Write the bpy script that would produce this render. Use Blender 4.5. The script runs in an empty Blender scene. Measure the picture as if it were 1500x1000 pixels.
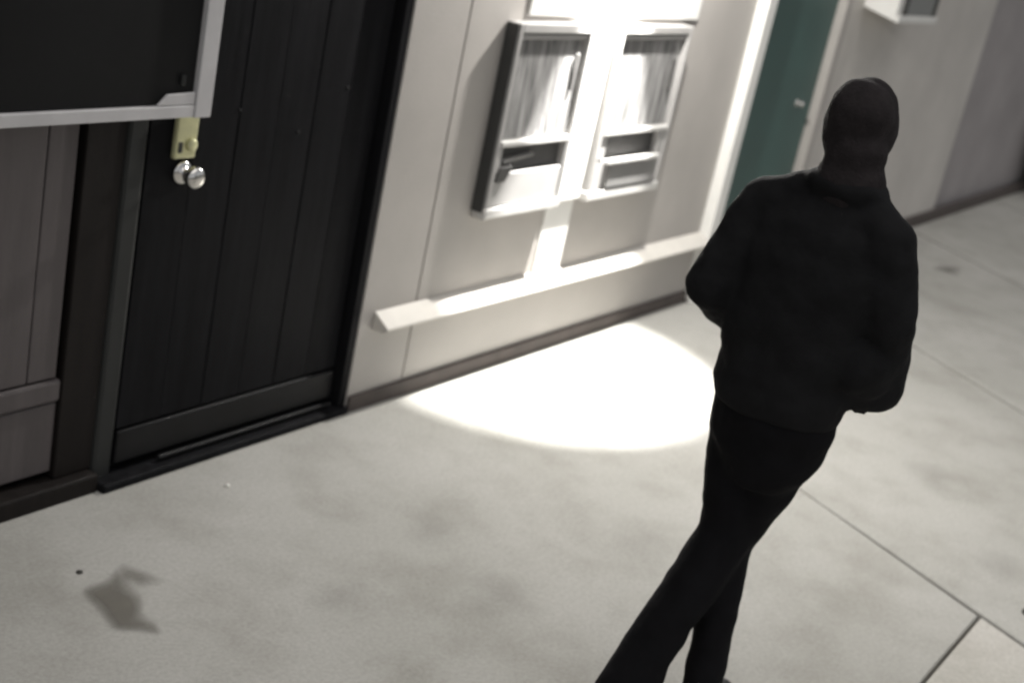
import bpy, bmesh, math, random
from mathutils import Vector, Matrix, noise as mnoise
random.seed(4)
S = bpy.context.scene
COL = S.collection

# ------------------------------------------------------------------ camera
cam_d = bpy.data.cameras.new("camera")
cam = bpy.data.objects.new("camera", cam_d)
COL.objects.link(cam)
RR = Matrix(((0.55648845, 0.17360995, -0.81251473),
             (-0.8069619, 0.34577342, -0.47880396),
             (0.19782086, 0.92211731, 0.33251553)))
M4 = RR.to_4x4()
M4.translation = (0.0, -2.914, 2.1)
cam.matrix_world = M4
cam_d.sensor_width = 36.0
cam_d.lens = 36.0 * 2056.16 / 1500.0
cam_d.clip_start = 0.05
cam_d.clip_end = 1500
cam_d.dof.use_dof = True            # cheap, slightly soft security-camera lens
cam_d.dof.focus_distance = 2.6
cam_d.dof.aperture_fstop = 3.1
S.camera = cam

# ------------------------------------------------------------------ light
SUN_EL, SUN_ROT = 76.0, 235.0
world = bpy.data.worlds.new("World")
S.world = world
world.use_nodes = True
wn = world.node_tree.nodes
wl = world.node_tree.links
bg = wn["Background"]
sky = wn.new("ShaderNodeTexSky")
sky.sky_type = 'NISHITA'
sky.sun_disc = False
sky.sun_elevation = math.radians(SUN_EL)
sky.sun_rotation = math.radians(SUN_ROT)
hsv = wn.new("ShaderNodeHueSaturation")
hsv.inputs['Saturation'].default_value = 0.12
wl.new(sky.outputs[0], hsv.inputs['Color'])
wl.new(hsv.outputs[0], bg.inputs[0])
bg.inputs[1].default_value = 0.05

sd = bpy.data.lights.new("sun", 'SUN')
sd.energy = 0.55
sd.angle = math.radians(70)
sd.color = (1.0, 0.95, 0.88)
sun = bpy.data.objects.new("sun", sd)
COL.objects.link(sun)
sun.rotation_euler = (math.radians(90 - SUN_EL), 0, math.radians(-40))

S.view_settings.view_transform = 'Standard'
S.view_settings.look = 'None'
S.view_settings.exposure = 0.62
S.view_settings.gamma = 1
S.view_settings.use_curve_mapping = False
S.render.engine = 'CYCLES'
S.cycles.max_bounces = 6
S.cycles.use_denoising = True
S.cycles.sample_clamp_indirect = 4

# ------------------------------------------------------------------ materials
def mat(name, col, rough=0.6, metal=0.0, var=0.15, scale=6.0, bump=0.0, bscale=60.0,
        stretch=(1, 1, 1), spec=0.4, col2=None, coords='Object'):
    m = bpy.data.materials.new(name)
    m.use_nodes = True
    nt = m.node_tree
    n, l = nt.nodes, nt.links
    p = n["Principled BSDF"]
    p.inputs['Roughness'].default_value = rough
    p.inputs['Metallic'].default_value = metal
    p.inputs['Specular IOR Level'].default_value = spec
    tc = n.new("ShaderNodeTexCoord")
    mp = n.new("ShaderNodeMapping")
    mp.inputs['Scale'].default_value = stretch
    l.new(tc.outputs[coords], mp.inputs[0])
    nz = n.new("ShaderNodeTexNoise")
    nz.inputs['Scale'].default_value = scale
    nz.inputs['Detail'].default_value = 6
    nz.inputs['Roughness'].default_value = 0.62
    l.new(mp.outputs[0], nz.inputs[0])
    cr = n.new("ShaderNodeValToRGB")
    c2 = col2 or tuple(c * (1 - var) for c in col)
    c1 = tuple(min(1, c * (1 + var * 0.6)) for c in col)
    cr.color_ramp.elements[0].position = 0.3
    cr.color_ramp.elements[0].color = (*c2, 1)
    cr.color_ramp.elements[1].position = 0.7
    cr.color_ramp.elements[1].color = (*c1, 1)
    l.new(nz.outputs[0], cr.inputs[0])
    l.new(cr.outputs[0], p.inputs['Base Color'])
    rv = n.new("ShaderNodeMapRange")
    rv.inputs[3].default_value = max(0.03, rough - 0.12)
    rv.inputs[4].default_value = min(1, rough + 0.12)
    l.new(nz.outputs[0], rv.inputs[0])
    l.new(rv.outputs[0], p.inputs['Roughness'])
    if bump:
        nb = n.new("ShaderNodeTexNoise")
        nb.inputs['Scale'].default_value = bscale
        nb.inputs['Detail'].default_value = 5
        l.new(mp.outputs[0], nb.inputs[0])
        b = n.new("ShaderNodeBump")
        b.inputs['Strength'].default_value = bump
        b.inputs['Distance'].default_value = 0.01
        l.new(nb.outputs[0], b.inputs['Height'])
        l.new(b.outputs[0], p.inputs['Normal'])
    return m

def concrete_mat(name, base):
    m = bpy.data.materials.new(name)
    m.use_nodes = True
    nt = m.node_tree
    n, l = nt.nodes, nt.links
    p = n["Principled BSDF"]
    p.inputs['Roughness'].default_value = 0.85
    p.inputs['Specular IOR Level'].default_value = 0.3
    tc = n.new("ShaderNodeTexCoord")
    def nz(sc, det=6, r=0.6, st=None):
        t = n.new("ShaderNodeTexNoise")
        t.inputs['Scale'].default_value = sc
        t.inputs['Detail'].default_value = det
        t.inputs['Roughness'].default_value = r
        l.new(tc.outputs['Object'], t.inputs[0])
        return t.outputs[0]
    def ramp(src, p0, c0, p1, c1):
        r = n.new("ShaderNodeValToRGB")
        r.color_ramp.elements[0].position = p0
        r.color_ramp.elements[0].color = (*c0, 1)
        r.color_ramp.elements[1].position = p1
        r.color_ramp.elements[1].color = (*c1, 1)
        l.new(src, r.inputs[0])
        return r.outputs[0]
    def mul(a, b, f=1.0):
        x = n.new("ShaderNodeMix")
        x.data_type = 'RGBA'
        x.blend_type = 'MULTIPLY'
        x.inputs[0].default_value = f
        l.new(a, x.inputs[6]); l.new(b, x.inputs[7])
        return x.outputs[2]
    big = ramp(nz(1.1, 5, 0.55), 0.3, (0.83, 0.825, 0.80), 0.68, (1.0, 0.99, 0.98))
    mid = ramp(nz(3.4, 6, 0.6), 0.32, (0.84, 0.835, 0.82), 0.55, (1, 1, 1))
    blot = ramp(nz(5.3, 3, 0.5), 0.28, (0.92, 0.915, 0.90), 0.37, (1, 1, 1))
    fine = ramp(nz(75, 5, 0.8), 0.3, (0.80, 0.80, 0.79), 0.62, (1.04, 1.04, 1.04))
    rgb = n.new("ShaderNodeRGB")
    rgb.outputs[0].default_value = (*base, 1)
    c = mul(mul(mul(mul(rgb.outputs[0], big), mid), blot, 0.6), fine)
    l.new(c, p.inputs['Base Color'])
    b = n.new("ShaderNodeBump")
    b.inputs['Strength'].default_value = 0.25
    b.inputs['Distance'].default_value = 0.006
    l.new(nz(70, 6, 0.7), b.inputs['Height'])
    l.new(b.outputs[0], p.inputs['Normal'])
    return m

M = dict(
    concrete=concrete_mat("concrete", (0.46, 0.455, 0.435)),
    pale_concrete=concrete_mat("pale_concrete", (0.56, 0.545, 0.515)),
    earth=mat("joint_dirt", (0.045, 0.043, 0.038), 0.95, var=0.4, scale=20),
    wall=mat("beige_paint", (0.43, 0.405, 0.38), 0.55, var=0.10, scale=2.2, bump=0.12, bscale=90),
    wall3=mat("pale_beige_paint", (0.58, 0.55, 0.515), 0.6, var=0.12, scale=1.8, bump=0.12, bscale=90),
    wall2=mat("mauve_paint", (0.35, 0.325, 0.325), 0.65, var=0.14, scale=2.0, bump=0.12),
    white=mat("white_paint", (0.78, 0.77, 0.74), 0.45, var=0.06, scale=5, bump=0.05),
    ledge=mat("ledge_paint", (0.66, 0.63, 0.58), 0.5, var=0.10, scale=8, bump=0.06),
    base=mat("baseboard_brown", (0.085, 0.07, 0.064), 0.7, var=0.3, scale=10),
    panel=mat("brown_grey_board", (0.105, 0.091, 0.091), 0.55, var=0.22, scale=3, stretch=(6, 6, 0.6), bump=0.1),
    stile=mat("dark_brown_timber", (0.014, 0.0115, 0.0105), 0.6, spec=0.15, var=0.35, scale=4, stretch=(5, 5, 0.5), bump=0.1),
    jamb=mat("grey_jamb", (0.032, 0.033, 0.032), 0.5, spec=0.2, var=0.2, scale=5, stretch=(3, 3, 0.6)),
    black=mat("black_door_paint", (0.0115, 0.0115, 0.0128), 0.55, var=0.45, scale=3.5, stretch=(7, 7, 0.5), bump=0.15, bscale=30, spec=0.05),
    blackgloss=mat("black_scuffed_metal", (0.008, 0.008, 0.009), 0.4, var=0.5, scale=9, spec=0.22),
    alu=mat("grey_aluminium", (0.62, 0.605, 0.61), 0.5, metal=0.15, var=0.08, scale=9),
    glassy=mat("dark_board", (0.0105, 0.0105, 0.0108), 0.5, var=0.15, scale=2, spec=0.15),
    brass=mat("brass", (0.72, 0.70, 0.42), 0.38, metal=0.25, var=0.12, scale=30),
    chrome=mat("chrome", (0.8, 0.78, 0.75), 0.16, metal=1.0, var=0.05, scale=20),
    green=mat("green_door_paint", (0.055, 0.108, 0.098), 0.45, var=0.16, scale=2.5, bump=0.08),
    kiosk=mat("kiosk_enamel", (0.40, 0.39, 0.38), 0.38, var=0.08, scale=7),
    screen=mat("screen_reflections", (0.30, 0.295, 0.29), 0.22, var=0.55, scale=3.0, stretch=(14, 14, 1.4), spec=0.6, col2=(0.09, 0.088, 0.086)),  # vertical streaks paint reflections into the screen colour
    lip=mat("lip_enamel", (0.55, 0.54, 0.52), 0.4, var=0.08, scale=9),
    slot=mat("dark_slot", (0.07, 0.068, 0.066), 0.5, var=0.3, scale=10),
    tray=mat("grey_tray", (0.22, 0.215, 0.21), 0.45, var=0.12, scale=9),
    greypanel=mat("grey_front", (0.24, 0.245, 0.24), 0.4, var=0.12, scale=5),
    darkseal=mat("dark_seal", (0.05, 0.05, 0.048), 0.6),
    cloth=mat("black_fabric", (0.0125, 0.0125, 0.0135), 0.9, var=0.3, scale=12, bump=0.35, bscale=40, spec=0.15),
    hood=mat("charcoal_knit", (0.030, 0.026, 0.027), 0.95, var=0.3, scale=25, bump=0.4, bscale=120, spec=0.1),
    trouser=mat("black_trouser", (0.0075, 0.0073, 0.0085), 0.9, var=0.3, scale=10, bump=0.3, bscale=35, spec=0.12),
    trouser2=mat("black_shoe", (0.02, 0.02, 0.02), 0.5, var=0.3, scale=14),
    sole=mat("shoe_sole", (0.12, 0.12, 0.12), 0.8),
    skin=mat("skin", (0.36, 0.22, 0.16), 0.55, var=0.1, scale=20),
    glove=mat("black_glove", (0.012, 0.012, 0.013), 0.8, var=0.2, spec=0.2),
    eye=mat("eye", (0.6, 0.58, 0.55), 0.2),
    leaf=mat("leaf", (0.045, 0.075, 0.03), 0.5, var=0.4, scale=3),
    stem=mat("stem", (0.09, 0.07, 0.05), 0.8, var=0.3),
    stain=mat("damp_stain", (0.225, 0.212, 0.185), 0.8, var=0.12, scale=9),
    debris=mat("dark_debris", (0.06, 0.058, 0.052), 0.9),
    chip=mat("pale_chip", (0.85, 0.83, 0.78), 0.6),
)

# ------------------------------------------------------------------ mesh helpers
def link(name, me, m, parent=None, kind=None, label=None):
    o = bpy.data.objects.new(name, me)
    COL.objects.link(o)
    if m is not None:
        me.materials.append(m)
    if parent is not None:
        o.parent = parent
    if kind:
        o["kind"] = kind
    if label:
        o["label"] = label
    return o

def empty(name, loc=(0, 0, 0)):
    o = bpy.data.objects.new(name, None)
    o.empty_display_size = 0.1
    o.location = loc
    COL.objects.link(o)
    return o

def tag(o, label, cat, group=None):
    o["label"] = label
    o["category"] = cat
    if group:
        o["group"] = group
    return o

class MB:
    """collects bevelled boxes, prisms and tubes into one mesh"""
    def __init__(s):
        s.bm = bmesh.new()
    def box(s, x0, x1, y0, y1, z0, z1, bev=0.004):
        t = bmesh.new()
        bmesh.ops.create_cube(t, size=1)
        for v in t.verts:
            v.co = Vector((x0 + (v.co.x + .5) * (x1 - x0), y0 + (v.co.y + .5) * (y1 - y0), z0 + (v.co.z + .5) * (z1 - z0)))
        if bev:
            bmesh.ops.bevel(t, geom=t.edges[:], offset=min(bev, .3 * min(x1 - x0, y1 - y0, z1 - z0)), segments=2, affect='EDGES', profile=0.5)
        s.add(t)
        return s
    def prism(s, pts, off, bev=0.0):
        """polygon pts extruded by vector off"""
        t = bmesh.new()
        vs = [t.verts.new(p) for p in pts]
        f = t.faces.new(vs)
        r = bmesh.ops.extrude_face_region(t, geom=[f])
        bmesh.ops.translate(t, verts=[g for g in r['geom'] if isinstance(g, bmesh.types.BMVert)], vec=Vector(off))
        bmesh.ops.recalc_face_normals(t, faces=t.faces[:])
        if bev:
            bmesh.ops.bevel(t, geom=t.edges[:], offset=bev, segments=2, affect='EDGES', profile=0.5)
        s.add(t)
        return s
    def lathe(s, prof, origin, axis, seg=24):
        """prof: list of (distance along axis, radius)"""
        t = bmesh.new()
        ax = Vector(axis).normalized()
        a = ax.orthogonal().normalized()
        b = ax.cross(a)
        rings = []
        for d, r in prof:
            rings.append([t.verts.new(Vector(origin) + ax * d + (a * math.cos(2 * math.pi * k / seg) + b * math.sin(2 * math.pi * k / seg)) * r) for k in range(seg)])
        for i in range(len(rings) - 1):
            for k in range(seg):
                t.faces.new((rings[i][k], rings[i][(k + 1) % seg], rings[i + 1][(k + 1) % seg], rings[i + 1][k]))
        t.faces.new(rings[0]); t.faces.new(rings[-1])
        bmesh.ops.recalc_face_normals(t, faces=t.faces[:])
        for f in t.faces:
            f.smooth = True
        s.add(t)
        return s
    def add(s, t):
        me = bpy.data.meshes.new("tmp")
        t.to_mesh(me)
        t.free()
        s.bm.from_mesh(me)
        bpy.data.meshes.remove(me)
    def build(s, name, m, parent=None, kind=None, label=None):
        me = bpy.data.meshes.new(name)
        s.bm.to_mesh(me)
        s.bm.free()
        return link(name, me, m, parent, kind, label)

# ------------------------------------------------------------------ ground and pavement
g = MB(); g.box(-300, 300, -300, 300, -0.30, -0.06, 0)
g.build("ground", M['earth'], kind='structure')

pave = empty("pavement")
pave["kind"] = 'structure'
def slab(pts, dz=0.0, m='concrete'):
    b = MB()
    b.prism([(x, y, dz) for x, y in pts], (0, 0, -0.058), bev=0.006)
    return b.build("slab", M[m], pave)
def lx(x0, y0, x1, y1, y):
    return x0 + (x1 - x0) * (y - y0) / (y1 - y0)
JB = lambda y: lx(4.90, -1.44, 4.55, -2.235, y)          # skewed cross joints
JA = lambda y: lx(7.30, -1.09, 6.88, -1.77, y)
JC = lambda y: lx(9.75, -0.75, 9.25, -1.55, y)
JD = lambda y: lx(12.2, -0.5, 11.7, -1.3, y)
w = 0.017
wc = 0.006
yl = -2.245                                                  # joint along the kerb side
WB = 0.06                                                    # slabs run a little under the wall
SL = -1.22                                                   # cross joint cut short where the lamp pool's glare washes it out
slab([(-4, WB), (-4, yl + wc), (JB(yl + wc) - w, yl + wc), (JB(SL) - .002, SL), (JB(SL) + .002, SL),
      (JB(-6) + w, -6), (JA(-6) - w, -6), (JA(WB) - w, WB)])
slab([(-4, yl - wc), (-4, -6), (JB(-6) - w, -6), (JB(yl - wc) - w, yl - wc)], 0.002, 'pale_concrete')
slab([(JA(WB) + w, WB), (JA(-6) + w, -6), (JC(-6) - w, -6), (JC(WB) - w, WB)], -0.001)
slab([(JC(WB) + w, WB), (JC(-6) + w, -6), (JD(-6) - w, -6), (JD(WB) - w, WB)])
slab([(JD(WB) + w, WB), (JD(-6) + w, -6), (26, -6), (26, WB)])

def decal(name, polys, col, z, soft=0.02, alpha=0.9, amp=0.012, parent=None):
    """a dried stain lying on the concrete: thin sheet that thins out towards its ragged rim"""
    def sd(p, poly):
        best, inside = 9, False
        for (ax, ay), (bx, by) in zip(poly, poly[1:] + poly[:1]):
            ex, ey = bx - ax, by - ay
            t = max(0, min(1, ((p[0] - ax) * ex + (p[1] - ay) * ey) / (ex * ex + ey * ey)))
            best = min(best, math.hypot(p[0] - ax - ex * t, p[1] - ay - ey * t))
            if (ay > p[1]) != (by > p[1]) and p[0] < ax + (p[1] - ay) / (by - ay) * ex:
                inside = not inside
        return -best if inside else best
    xs_ = [p[0] for q, _ in polys for p in q]; ys_ = [p[1] for q, _ in polys for p in q]
    x0, x1, y0, y1 = min(xs_) - .06, max(xs_) + .06, min(ys_) - .06, max(ys_) + .06
    st = .008
    nx, ny = int((x1 - x0) / st), int((y1 - y0) / st)
    vs, al = [], []
    for j in range(ny + 1):
        for i in range(nx + 1):
            x, y = x0 + i * st, y0 + j * st
            d = mnoise.noise_vector(Vector((x * 16, y * 16, 1.7))) * amp
            a = 0
            for q, k in polys:
                v = max(0, min(1, .5 - sd((x + d.x, y + d.y), q) / (2 * soft)))
                a = max(a, v * k)
            vs.append((x, y, z)); al.append(a * alpha * (.85 + .3 * mnoise.noise(Vector((x * 9, y * 9, 5)))))
    fs = []
    for j in range(ny):
        for i in range(nx):
            k = j * (nx + 1) + i
            q = (k, k + 1, k + nx + 2, k + nx + 1)
            if max(al[c] for c in q) > .01:
                fs.append(q)
    me = bpy.data.meshes.new(name)
    me.from_pydata(vs, [], fs)
    at = me.attributes.new("cover", 'FLOAT', 'POINT')
    at.data.foreach_set("value", al)
    bm = bmesh.new(); bm.from_mesh(me)
    bmesh.ops.delete(bm, geom=[v for v in bm.verts if not v.link_faces], context='VERTS')
    bm.to_mesh(me); bm.free()
    m = mat(name + "_film", col, .8, var=.15, scale=12)
    n, l = m.node_tree.nodes, m.node_tree.links
    a = n.new("ShaderNodeAttribute"); a.attribute_name = "cover"
    l.new(a.outputs['Fac'], n["Principled BSDF"].inputs['Alpha'])
    return link(name, me, m, parent)

# ------------------------------------------------------------------ building
bld = empty("building")
tag(bld, "single storey beige building front with a black door and a green door", "building")
HT = 3.2
BK = 0.30
b = MB(); b.box(-4, 26, 0.30, 4.0, -0.05, HT, 0); b.build("wall_core", M['wall2'], bld)
# left timber part
b = MB(); b.box(-4, 2.70, 0.10, 0.298, -0.05, HT, 0); b.build("backing", M['stile'], bld)
xs = [1.60, 1.79, 1.985, 2.20, 2.442, 2.545]
for i in range(len(xs) - 1):
    b = MB(); b.box(xs[i] + 0.002, xs[i + 1] - 0.002, 0.055, 0.098, 0.395, 2.6, 0.004)
    b.build("board", M['panel'], bld)
b = MB(); b.box(1.60, 2.56, 0.06, 0.098, 0.085, 0.312, 0.006); b.build("lower_panel", M['panel'], bld)
b = MB(); b.box(1.60, 2.561, 0.048, 0.098, 0.318, 0.388, 0.010); b.build("rail", M['panel'], bld)
b = MB(); b.box(-4, 1.595, 0.05, 0.098, 0.0, 2.6, 0.006); b.build("side_panel", M['panel'], bld)
b = MB(); b.box(-4, 2.70, 0.004, 0.097, -0.05, 0.060, 0.008); b.build("sill", M['stile'], bld)
b = MB(); b.box(-4, 2.70, 0.03, 0.10, 2.602, HT, 0.006); b.build("fascia", M['panel'], bld)
b = MB(); b.box(2.563, 2.6995, 0.046, 0.098, 0.062, 2.6, 0.004); b.build("stile", M['stile'], bld)
# black door in its frame
b = MB(); b.box(2.703, 2.778, 0.040, 0.298, 0.0, 2.12, 0.012); b.build("jamb", M['jamb'], bld)
b = MB(); b.box(3.812, 3.8505, 0.004, 0.298, 0.027, 2.12, 0.003); b.build("jamb", M['black'], bld)
b = MB(); b.box(2.703, 3.850, 0.002, 0.298, 2.123, HT, 0.006); b.build("door_header", M['jamb'], bld)
b = MB(); b.box(2.703, 3.850, -0.02, 0.298, -0.05, 0.026, 0.008); b.build("threshold", M['black'], bld)
dr = MB(); dr.box(2.78, 3.805, 0.065, 0.10, 0.032, 2.115, 0.003)
door = dr.build("door", M['black'], bld, label="black boarded door with brass lock plate")
dxs = [2.782, 2.96, 3.135, 3.305, 3.475, 3.64, 3.803]
for i in range(len(dxs) - 1):
    b = MB(); b.box(dxs[i] + .0012, dxs[i + 1] - .0012, 0.042 + 0.0015 * (i % 2), 0.064, 0.176, 2.112, 0.002)
    b.build("board", M['black'], door)
b = MB(); b.box(2.785, 3.80, 0.036, 0.064, 0.056, 0.166, 0.006); b.build("kick_rail", M['blackgloss'], door)
b = MB(); b.box(2.95, 3.78, 0.012, 0.029, 0.036, 0.050, 0.004); b.build("weather_strip", M['blackgloss'], door)
# lock and knob
b = MB(); b.box(2.868, 2.951, 0.022, 0.0415, 1.032, 1.168, 0.006)
b.lathe([(0, .019), (.010, .019), (.013, .014)], (2.925, 0.0215, 1.075), (0, -1, 0))
b.build("lock_plate", M['brass'], door)
b = MB(); b.box(2.878, 2.893, 0.0195, 0.0225, 1.052, 1.084, 0.002); b.build("keyhole", M['darkseal'], door)
b = MB(); b.lathe([(0, .036), (.008, .036), (.012, .03), (.016, .015), (.034, .014), (.040, .026), (.050, .034), (.062, .035), (.072, .029), (.077, .016), (.078, .004)], (2.922, 0.042, 0.985), (0, -1, 0), 32)
b.build("knob", M['chrome'], door)
for x, z in ((3.13, 1.165), (3.41, 1.08), (3.62, 1.22)):
    b = MB(); b.lathe([(0, .006), (.003, .005), (.004, .002)], (x, 0.042, z), (0, -1, 0), 12)
    b.build("screw", M['blackgloss'], door)

# beige wall behind the cash machines
b = MB(); b.box(3.853, 4.1745, 0.0, 0.298, -0.05, HT, 0.004); b.build("wall_panel", M['wall'], bld)
b = MB(); b.box(4.1815, 6.590, 0.0, 0.298, -0.05, HT, 0.004); b.build("wall_panel", M['wall'], bld)
b = MB(); b.box(4.175, 4.181, 0.010, 0.298, -0.05, HT, 0); b.build("seam", M['base'], bld)
b = MB(); b.box(3.853, 6.59, -0.016, -0.001, -0.05, 0.062, 0.004); b.build("baseboard", M['base'], bld)
# white header plate above the machines
b = MB(); b.box(4.545, 5.96, -0.012, -0.001, 1.485, 2.75, 0.003); b.build("header_plate", M['white'], bld)
# ledge rail
b = MB()
b.prism([(3.93, -0.001, 0.388), (3.93, -0.072, 0.340), (3.93, -0.072, 0.332), (3.93, -0.050, 0.318), (3.93, -0.001, 0.318)], (2.66, 0, 0), bev=0.002)
b.build("ledge", M['ledge'], bld)
# white casing and green door
b = MB(); b.box(6.594, 6.70, -0.060, 0.298, 0.0, 2.12, 0.008); b.build("casing", M['white'], bld)
b = MB(); b.box(6.703, 6.775, -0.022, 0.298, 0.0, 2.12, 0.008); b.build("casing", M['wall'], bld)
b = MB(); b.box(7.742, 7.83, -0.022, 0.298, 0.0, 2.12, 0.010); b.build("casing", M['wall'], bld)
b = MB(); b.box(6.594, 7.83, -0.012, 0.298, 2.123, HT, 0.006); b.build("door_header", M['wall'], bld)
gd = MB(); gd.box(6.78, 7.737, 0.03, 0.10, 0.02, 2.115, 0.004)
gdo = gd.build("door", M['green'], bld, label="dark green door")
b = MB(); b.lathe([(0, .022), (.004, .022), (.007, .009), (.02, .008), (.026, .017), (.034, .018), (.040, .011), (.042, .003)], (7.52, 0.03, 1.03), (0, -1, 0)); b.build("knob", M['chrome'], gdo)
b = MB(); b.box(6.594, 7.83, -0.03, 0.298, -0.05, 0.018, 0.004); b.build("threshold", M['base'], bld)
# right wall
b = MB(); b.box(7.833, 10.78, 0.0, 0.298, -0.05, HT, 0.006); b.build("wall_panel", M['wall3'], bld)
b = MB(); b.box(10.783, 26, 0.05, 0.298, -0.05, HT, 0.006); b.build("wall_panel", M['wall2'], bld)
b = MB(); b.box(7.833, 26, -0.03, -0.001, -0.05, 0.085, 0.006); b.build("baseboard", M['base'], bld)

# ------------------------------------------------------------------ cash machines
def kiosk(x0, x1, label, right=False):
    w = x1 - x0
    k = tag(empty("cash_machine", (x0, 0, 0.70)), label, "cash machine", "cash machines on the lit wall")
    D = -0.062                                    # front plane; wall at y = 0
    H = 0.765
    bd = 0.022
    h = MB()
    h.box(0, bd, D, -0.002, 0, H, .004); h.box(w - bd, w, D, -0.002, 0, H, .004)
    h.box(bd, w - bd, D, -0.002, H - .035, H, .004)
    h.box(bd, w - bd, -0.02, -0.002, 0.0, H - .037, 0)
    h.build("housing", M['kiosk'], k)
    if not right:
        b = MB(); b.box(-.010, -.001, D + .010, -.002, .03, H - .004, .002); b.build("shaded_side", M['darkseal'], k)  # dark sheet added for the shade on the machine's left side
    # top strip under the rail
    b = MB(); b.box(bd + .002, w - bd - .002, D + .012, -.021, H - .062, H - .042, .003); b.build("top_strip", M['kiosk'], k)
    # screen, leaning back a little
    zs0, zs1 = 0.318, H - .066
    b = MB(); b.prism([(bd + .012, -.046, zs0), (w - bd - .012, -.046, zs0), (w - bd - .012, -.033, zs1), (bd + .012, -.033, zs1)], (0, .014, 0), bev=.003)
    sc = b.build("screen", M['screen'], k)
    b = MB()
    if right:
        b.box(w - .098, w - .082, -.060, -.042, zs0 + .16, zs0 + .30, .004)
        b.build("grip", M['slot'], k)
    else:
        b.box(w - .075, w - .062, -.053, -.041, zs0 + .18, zs0 + .33, .003)
        b.build("edge_strip", M['tray'], k)
    # lip over the slot
    b = MB(); b.box(bd + .002, w - bd - .002, D - .006, -.021, .292, .314, .005); b.build("lip", M['lip'], k)
    # slot recess
    if right:
        sx0, sx1, sz0, sz1 = .075, w - .085, .188, .289
    else:
        sx0, sx1, sz0, sz1 = .050, w - .030, .190, .289
    b = MB(); b.box(sx0, sx1, -.030, -.021, sz0, sz1, 0); b.build("slot", M['slot'], k)
    for c0, c1 in ((bd + .001, sx0), (sx1, w - bd - .001)):
        h = MB(); h.box(c0, c1, D + .004, -.021, sz0 - .004, sz1, .003); h.build("slot_cheek", M['kiosk'], k)
    if not right:
        b = MB(); b.prism([(sx0 + .02, -.058, .222), (sx0 + .24, -.050, .238), (sx0 + .24, -.032, .238), (sx0 + .02, -.032, .222)], (0, 0, .016), bev=.004); b.build("card_reader", M['tray'], k)
        b = MB(); b.prism([(sx0 - .018, -.066, .150), (sx0 + .045, -.066, .150), (sx0 + .085, -.066, .212), (sx0 - .005, -.066, .212)], (0, .03, 0), bev=.004); b.build("latch", M['slot'], k)
        b = MB(); b.box(bd + .001, w - bd - .001, D + .006, -.021, .050, .184, .006); b.build("lower_panel", M['kiosk'], k)
    else:
        b = MB(); b.box(bd + .001, w - bd - .001, D + .006, -.021, .050, .182, .006); b.build("lower_panel", M['kiosk'], k)
        b = MB(); b.box(sx0 + .012, sx1 + .010, D - .022, D + .004, .166, .188, .006); b.build("tray_lip", M['lip'], k)
        b = MB(); b.box(sx0 + .055, sx1 + .012, D - .010, D + .004, .056, .164, .005); b.build("tray", M['tray'], k)
    b = MB(); b.box(-.004, w + .004, D - .007, -.003, .006, .046, .006); b.build("bottom_lip", M['lip'], k)
    return k
kiosk(4.430, 4.970, "left one of two pale wall cash machines, nearer the black door")
kiosk(5.205, 5.836, "right one of two pale wall cash machines, with a small grey tray", True)
b = MB(); b.box(4.98, 5.195, -.030, -.001, .712, 1.462, .003); b.build("lit_strip_plate", M['white'], bld)  # white sheet added so the lit column between the machines blows out
b = MB(); b.box(4.98, 5.195, -.007, -.001, .396, .708, .002); b.build("lit_strip_plate", M['white'], bld)  # beam's bright strip on the beige wall, put in as white colour
# ------------------------------------------------------------------ lamp above the machines
LX, LY, LZ = 5.20, -0.30, 2.36
lamp = tag(empty("wall_lamp", (LX, 0, LZ)), "lit lamp on the wall above the two cash machines", "lamp")
b = MB(); b.box(-.16, .16, -.42, -.013, .03, .11, .012); b.box(-.05, .05, -.05, -.013, .11, .25, .006); b.build("lamp_housing", M['alu'], lamp)
em = bpy.data.materials.new("lamp_glow"); em.use_nodes = True
em.node_tree.nodes["Principled BSDF"].inputs['Emission Color'].default_value = (1, .97, .92, 1)
em.node_tree.nodes["Principled BSDF"].inputs['Emission Strength'].default_value = 8
b = MB(); b.lathe([(0, .06), (.008, .058), (.012, .04)], (0, -.30, .029), (0, 0, -1)); b.build("lens", em, lamp)
sp = bpy.data.lights.new("spot_beam", 'SPOT')
sp.energy = 800
sp.color = (1.0, 0.985, 0.95)
sp.spot_size = math.radians(50)
sp.spot_blend = 0.40
sp.shadow_soft_size = 0.02
so = bpy.data.objects.new("spot_beam", sp); COL.objects.link(so)
so.parent = lamp
so.location = (0, LY, -0.02)
so.rotation_mode = 'QUATERNION'
so.rotation_quaternion = Vector((-0.13, 0.19, -2.34)).to_track_quat('-Z', 'Y') @ Matrix.Rotation(math.radians(-24), 3, 'Z').to_quaternion()
so.scale = (0.90, 0.81, 1.0)                # cone scaled to an oval and turned, shaping the light pool
pl = bpy.data.lights.new("lamp_spill", 'POINT')
pl.energy = 125
pl.color = (1.0, 0.975, 0.93)
pl.shadow_soft_size = 0.03
po = bpy.data.objects.new("lamp_spill", pl); COL.objects.link(po)
po.parent = lamp
po.location = (0, LY, -0.06)

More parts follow.
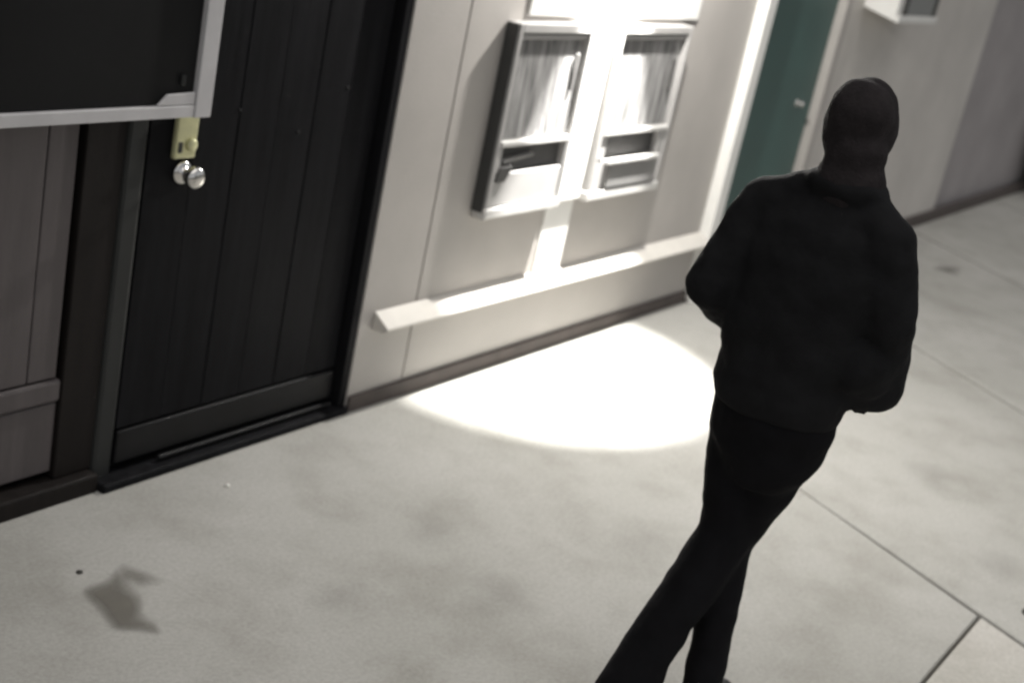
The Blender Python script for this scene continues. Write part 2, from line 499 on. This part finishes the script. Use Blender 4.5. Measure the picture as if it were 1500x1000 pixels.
# ------------------------------------------------------------------ white wall cabinet
cb = tag(empty("wall_cabinet", (8.05, 0, 1.555)), "white wall cabinet with grey front panel, right of the green door", "cabinet")
d = -0.205
b = MB(); b.prism([(0, -.002, .035), (0, d, -.008), (0, d, .62), (0, -.002, .62)], (.70, 0, 0), bev=.006); b.build("body", M['white'], cb)
b = MB(); b.box(.0, .70, d - .022, d - .001, -.012, .030, .006); b.build("bottom_rim", M['white'], cb)
b = MB(); b.box(.135, .60, d - .012, d - .001, .036, .60, .003); b.build("front_panel", M['greypanel'], cb)
b = MB(); b.box(.085, .131, d - .016, d - .001, .033, .60, .003); b.build("seal", M['darkseal'], cb)
b = MB(); b.box(.604, .66, d - .016, d - .001, .033, .60, .003); b.build("seal", M['darkseal'], cb)

# ------------------------------------------------------------------ framed dark panel at the upper left
fp = tag(empty("framed_panel", (0, -0.04, 0)), "dark flat panel in a grey metal frame, above the brass lock plate", "panel")
b = MB(); b.box(1.40, 2.838, -.010, .008, 1.222, 2.25, .002); b.build("panel_sheet", M['glassy'], fp)
b = MB(); b.box(1.35, 2.838, -.024, .012, 1.184, 1.219, .003); b.build("frame_bar", M['alu'], fp)
b = MB(); b.box(2.841, 2.902, -.026, .012, 1.182, 2.30, .003); b.build("frame_bar", M['alu'], fp)
b = MB(); b.box(1.35, 2.838, -.024, .012, 2.253, 2.30, .003); b.build("frame_bar", M['alu'], fp)
b = MB(); b.box(1.35, 1.397, -.024, .012, 1.221, 2.251, .003); b.build("frame_bar", M['alu'], fp)
b = MB(); b.prism([(2.700, -.022, 1.2205), (2.837, -.022, 1.2205), (2.837, -.022, 1.256), (2.735, -.022, 1.252)], (0, .010, 0), bev=.003); b.build("corner_plate", M['alu'], fp)
b = MB(); b.box(2.782, 2.798, -.020, -.0105, 1.275, 1.305, .004); b.build("catch", M['jamb'], fp)
b = MB(); b.box(2.05, 2.09, .0125, .090, 1.60, 1.66, .003); b.build("bracket", M['jamb'], fp)

# ------------------------------------------------------------------ marks on the pavement
decal("damp_stain", [([(2.31, -.42), (2.385, -.415), (2.44, -.40), (2.40, -.49), (2.345, -.60), (2.325, -.675), (2.26, -.595), (2.285, -.52)], 1.0),
                     ([(2.40, -.415), (2.475, -.385), (2.505, -.49), (2.445, -.475), (2.435, -.44)], .55)], (0.17, 0.158, 0.135), .004, parent=pave)
decal("damp_stain", [([(9.20, -.56), (9.40, -.57), (9.46, -.63), (9.24, -.68)], 1.0)], (0.2, 0.19, 0.17), .004, .04, .6, parent=pave)
rs = random.Random(5)
for cx, cy, rr, al_ in ((3.25, -1.15, .10, .25), (2.85, -.85, .07, .28), (3.9, -1.25, .12, .2), (3.05, -1.75, .09, .22), (2.55, -1.3, .11, .22), (5.6, -1.75, .12, .25), (5.0, -2.2, .10, .25), (3.4, -.75, .08, .2)):
    k = 9
    decal("old_stain", [([(cx + math.cos(q * 6.283 / k) * rr * rs.uniform(.5, 1.3), cy + math.sin(q * 6.283 / k) * rr * rs.uniform(.4, 1.0)) for q in range(k)], .55)], (0.22, 0.2, 0.17), .0035 + rs.uniform(0, .0006), .05, al_, parent=pave)
b = MB(); b.lathe([(0, .009), (.006, .008), (.010, .003)], (3.06, -.19, .0), (0, 0, 1), 7); tag(b.build("paper_scrap", M['chip']), "tiny pale scrap on the pavement in front of the black door", "litter")
b = MB(); b.lathe([(0, .010), (.004, .009), (.006, .003)], (2.36, -.33, .0), (0, 0, 1), 7); tag(b.build("pebble", M['debris']), "tiny dark pebble beside the damp stain", "pebble")
b = MB(); b.lathe([(0, .035), (.004, .035), (.007, .030), (.008, .015)], (4.715, -2.375, .001), (0, 0, 1), 20); tag(b.build("drain_cap", M['debris']), "small round dark cap in the pavement by the slab joint", "drain cap")

# ------------------------------------------------------------------ shrub at the far end of the wall
sh = tag(empty("shrub", (13.75, -0.22, 0)), "dark green shrub against the far end of the wall", "shrub")
rs = random.Random(8)
bs = MB()
lf = bmesh.new()
for i in range(16):
    a = rs.uniform(0, 6.28)
    top = Vector((math.cos(a) * rs.uniform(.2, .75), math.sin(a) * rs.uniform(.05, .22), rs.uniform(.5, 1.2)))
    base = Vector((top.x * .2, top.y * .2, -.02))
    dirv = (top - base)
    bs.lathe([(0, .014), (dirv.length, .004)], base, dirv, 6)
    for j in range(130):
        c = base.lerp(top, rs.uniform(.15, 1.05)) + Vector((rs.gauss(0, .10), rs.gauss(0, .08), rs.gauss(0, .07)))
        if c.z < .03: continue
        q = Vector((rs.gauss(0, 1), rs.gauss(0, 1), rs.gauss(0, .7))).normalized()
        r = q.orthogonal().normalized()
        s_ = rs.uniform(.03, .055)
        v = [lf.verts.new(c - q * s_), lf.verts.new(c + r * s_ * .45), lf.verts.new(c + q * s_), lf.verts.new(c - r * s_ * .45)]
        lf.faces.new(v)
bs.build("stem", M['stem'], sh)
me = bpy.data.meshes.new("foliage"); lf.to_mesh(me); lf.free()
link("foliage", me, M['leaf'], sh)

# ------------------------------------------------------------------ the person
BASE = Vector((3.21, -1.82, 0))
U_ = Vector((0.5067, -0.8621, 0))          # person-local axes: across, along, up
N_ = Vector((0.8621, 0.5067, 0))
FW = Vector((0.5067, 0.8621, 0))           # walking direction in those axes
LT = Vector((-0.8621, 0.5067, 0))          # towards the person's left
per = tag(empty("person", BASE), "person in black jacket and trousers seen from behind, walking along the pavement", "person")
LOC = Matrix(((U_.x, N_.x, 0, 0), (U_.y, N_.y, 0, 0), (0, 0, 1, 0), (0, 0, 0, 1)))

class Flesh:
    """overlapping ellipsoids fused to one continuous skin by a voxel remesh"""
    def __init__(s):
        s.bm = bmesh.new()
    def ell(s, c, a, b, h, ax=FW, sub=3):
        ax = Vector(ax).normalized()
        lat = Vector((-ax.y, ax.x, 0))
        r = Matrix((( lat.x * a, ax.x * b, 0, c[0]), (lat.y * a, ax.y * b, 0, c[1]), (0, 0, h, c[2]), (0, 0, 0, 1)))
        bmesh.ops.create_icosphere(s.bm, subdivisions=sub, radius=1.0, matrix=r)
    def limb(s, pts, flat=1.0):
        """pts: (x, y, z, radius) joined by a chain of spheres"""
        for p, q in zip(pts, pts[1:]):
            a, b = Vector(p[:3]), Vector(q[:3])
            n = max(2, int((b - a).length / (0.22 * min(p[3], q[3]))))
            for i in range(n + 1):
                t = i / n
                c = a.lerp(b, t)
                r = p[3] + (q[3] - p[3]) * t
                s.ell(c, r, r * flat, r, sub=2)
    def trunk(s, secs):
        """secs: (centre, half width, half depth), lofted as flat ellipsoids"""
        for p, q in zip(secs, secs[1:]):
            n = 10
            for i in range(n + 1):
                t = i / n
                c = Vector(p[0]).lerp(Vector(q[0]), t)
                s.ell(c, p[1] + (q[1] - p[1]) * t, p[2] + (q[2] - p[2]) * t, 0.035)
    def build(s, name, m, vox, smooth=6, folds=0.0, fs=9.0, label=None):
        me = bpy.data.meshes.new(name)
        s.bm.to_mesh(me); s.bm.free()
        o = bpy.data.objects.new(name, me)
        COL.objects.link(o)
        r = o.modifiers.new("r", 'REMESH'); r.mode = 'VOXEL'; r.voxel_size = vox
        k = o.modifiers.new("s", 'SMOOTH'); k.iterations = smooth; k.factor = 0.5
        dg = bpy.context.evaluated_depsgraph_get()
        new = bpy.data.meshes.new_from_object(o.evaluated_get(dg))
        o.modifiers.clear()
        old = o.data
        o.data = new
        bpy.data.meshes.remove(old)
        new.name = name
        if folds:
            nn = [v.normal.copy() for v in new.vertices]
            for v, nv in zip(new.vertices, nn):
                c = v.co
                f = mnoise.noise(Vector((c.x * fs, c.y * fs, c.z * fs * 1.7))) + .5 * mnoise.noise(Vector((c.x * fs * 2.3 + 7, c.y * fs * 2.3, c.z * fs * 2.9)))
                v.co = c + nv * f * folds
        new.transform(LOC)
        for p in new.polygons:
            p.use_smooth = True
        new.materials.clear(); new.materials.append(m)
        o.parent = per
        if label: o["label"] = label
        return o

hd = Vector((0.004, 0.02, 1.625))
# joints (across, along, up)
shL, shR = Vector((-.150, .10, 1.385)), Vector((.122, -.09, 1.395))
elL, elR = Vector((-.232, .05, 1.165)), Vector((.178, -.10, 1.215))
wrL, wrR = Vector((-.095, .20, 1.05)), Vector((.214, -.03, 1.07))
hpL, hpR = Vector((-.062, .045, .86)), Vector((.060, -.03, .87))
knL, knR = Vector((-.030, .03, .53)), Vector((-.008, .06, .49))
anL, anR = Vector((-.226, -.17, .115)), Vector((.000, -.07, .085))

def T(v, r): return (v.x, v.y, v.z, r)
# body (one continuous skin: head, trunk, limbs and both hands)
f = Flesh()
f.ell(hd, .074, .094, .112)
f.ell(hd + FW * .03 + Vector((0, 0, -.065)), .055, .06, .05)           # jaw
f.ell(hd + FW * .100 + Vector((0, 0, -.015)), .011, .018, .026, sub=2) # nose
f.ell(hd + FW * .082 + Vector((0, 0, .025)), .05, .018, .014, sub=2)   # brow
f.ell(hd + FW * .086 + Vector((0, 0, -.062)), .024, .012, .006, sub=2) # upper lip
f.ell(hd + FW * .084 + Vector((0, 0, -.074)), .021, .012, .006, sub=2) # lower lip
for s_ in (1, -1):
    f.ell(hd + LT * .064 * s_ + FW * -.005 + Vector((0, 0, -.012)), .010, .020, .032, sub=2)   # ears
f.limb([T(hd + Vector((0, -.02, -.06)), .056), (.012, 0, 1.44, .058)])
f.trunk([((.005, 0, 1.41), .10, .065), ((0, 0, 1.32), .16, .105), ((0, 0, 1.15), .14, .10), ((0, .005, .95), .15, .105), ((0, .005, .86), .13, .10)])
for sh_, el_, wr_ in ((shL, elL, wrL), (shR, elR, wrR)):
    f.limb([T(sh_, .052), T(el_, .040), T(wr_, .028)])
for hp_, kn_, an_ in ((hpL, knL, anL), (hpR, knR, anR)):
    f.limb([T(hp_, .076), T(kn_, .044), T(kn_.lerp(an_, .3), .046), T(an_, .034)])
    f.limb([T(an_ + Vector((0, 0, -.02)), .034), T(an_ + FW * .15 + Vector((0, 0, -.065)), .028)])
def hand(fl, wr, dirv, palm_n, k=1.0, thumb=1):
    """palm, four unequal bent fingers and a thumb leaving the side of the palm"""
    dirv = dirv.normalized(); palm_n = palm_n.normalized()
    side = dirv.cross(palm_n).normalized()
    for t_ in (0.015, .03, .045, .06, .075):
        for q in (-.026, -.009, .009, .026):
            c = wr + dirv * t_ + side * q
            fl.ell(c, .0155 * k, .0155 * k, .0155 * k, sub=2)
    for q, ln in ((-.031, .066), (-.0105, .078), (.0105, .073), (.031, .056)):
        p0 = wr + dirv * .082 + side * q
        p1 = p0 + (dirv * .85 + palm_n * .5).normalized() * ln * .45
        p2 = p1 + (dirv * .25 + palm_n * .95).normalized() * ln * .33
        p3 = p2 + (-dirv * .45 + palm_n * .8).normalized() * ln * .25
        fl.limb([T(p0, .0095 * k), T(p1, .009 * k), T(p2, .0083 * k), T(p3, .0075 * k)])
    q = -.036
    t0 = wr + dirv * .025 + side * q
    t1 = t0 + (dirv * .7 - side * .55 + palm_n * .45).normalized() * .035
    t2 = t1 + (dirv * .85 + palm_n * .6 + side * .2).normalized() * .028
    fl.limb([T(t0, .013 * k), T(t1, .0105 * k), T(t2, .009 * k)])
hand(f, wrL, (wrL - elL) * .6 + FW * .05, -LT)
hand(f, wrR, Vector((.12, .06, -.9)), LT)
body = f.build("body", M['skin'], .0055, 3)
for s_ in (1, -1):
    e = MB(); c = LOC @ (hd + FW * .083 + LT * .030 * s_ + Vector((0, 0, .004)))
    e.lathe([(-.011, .002), (-.008, .008), (0, .0115), (.008, .008), (.011, .002)], c, (0, 0, 1), 12)
    e.build("eye", M['eye'], per)

# jacket
f = Flesh()
f.trunk([((.018, .0, 1.462), .075, .072), ((.014, 0, 1.435), .122, .095), ((.006, 0, 1.385), .180, .118), ((-.004, 0, 1.30), .203, .135),
         ((-.012, 0, 1.15), .188, .135), ((-.012, .0, 1.02), .178, .138), ((-.008, 0, .915), .170, .134)])
f.limb([T(shL, .070), T(elL, .070), T(elL.lerp(wrL, .5), .066), T(wrL, .048)])
f.limb([T(shR, .070), T(elR, .070), T(wrR, .068), T(wrR + Vector((.004, .01, -.045)), .069)])
f.limb([(-.060, .03, 1.45, .056), T(shL, .070)]); f.limb([(.07, -.05, 1.45, .054), T(shR, .068)])
f.limb([(.150, -.05, 1.02, .058), (.208, -.035, 1.015, .060)])            # full right pocket
f.ell((.014, -.01, 1.492), .102, .098, .042)
f.ell((.150, -.06, 1.09), .095, .10, .10)                            # collar
jk = f.build("jacket", M['cloth'], .009, 8, folds=.008, fs=9)
# hood
f = Flesh()
f.ell(hd + Vector((0, 0, .002)) + FW * .02, .084, .118, .120)
f.ell(hd + Vector((-.020, -.02, .045)), .062, .075, .072)
f.ell(hd + Vector((-.006, -.03, .03)), .076, .08, .083)
f.ell(hd + Vector((.006, -.035, -.06)), .074, .078, .085)
f.limb([T(hd + Vector((.006, -.030, -.08)), .070), (.016, -.015, 1.495, .088)])
ho = f.build("hood", M['hood'], .008, 6, folds=.004, fs=12, label="charcoal hood drawn over the head")
# cut the face opening
bm = bmesh.new(); bm.from_mesh(ho.data)
Fw = (LOC.to_3x3() @ FW); hw = LOC @ hd
kill = [v for v in bm.verts if (v.co - hw).dot(Fw) > .104 and abs(v.co.z - hw.z + .005) < .085]
bmesh.ops.delete(bm, geom=kill, context='VERTS')
bm.to_mesh(ho.data); bm.free()
gl = M['glove']
body.data.materials.append(gl)
for p in body.data.polygons:
    for wr_, el_ in ((wrL, elL), (wrR, elR)):
        c = p.center - LOC @ wr_
        if c.length < .22 and c.dot(LOC.to_3x3() @ (wr_ - el_).normalized()) > -.02:
            p.material_index = 1
sm = ho.modifiers.new("cloth", 'SOLIDIFY'); sm.thickness = .004; sm.offset = -1

# trousers
f = Flesh()
f.trunk([((-.006, 0, .96), .158, .118), ((-.004, 0, .88), .166, .126), ((0, .0, .80), .150, .122), ((-.002, .0, .72), .105, .095)])
f.limb([T(hpL, .094), T(hpL.lerp(knL, .45), .088), T(knL, .077), T(knL.lerp(anL, .3), .074), T(knL.lerp(anL, .75), .072), T(anL + Vector((.012, 0, 0)), .078)])
f.limb([T(hpR, .094), T(hpR.lerp(knR, .45), .080), T(knR, .062), T(knR.lerp(anR, .4), .058), T(anR, .054)])
f.build("trousers", M['trouser'], .009, 8, folds=.005, fs=9)
# shoes
for an_, dz in ((anL, .0), (anR, .0)):
    f = Flesh()
    h0 = an_ + Vector((0, 0, -.055)) - FW * .03
    t0 = an_ + FW * .165 + Vector((0, 0, -an_.z + .035))
    f.limb([T(an_ + Vector((0, 0, -.005)), .046), T(h0, .042), T(h0.lerp(t0, .55), .043), T(t0, .034)])
    f.build("shoe", M['trouser2'], .007, 5)

bpy.context.view_layer.update()
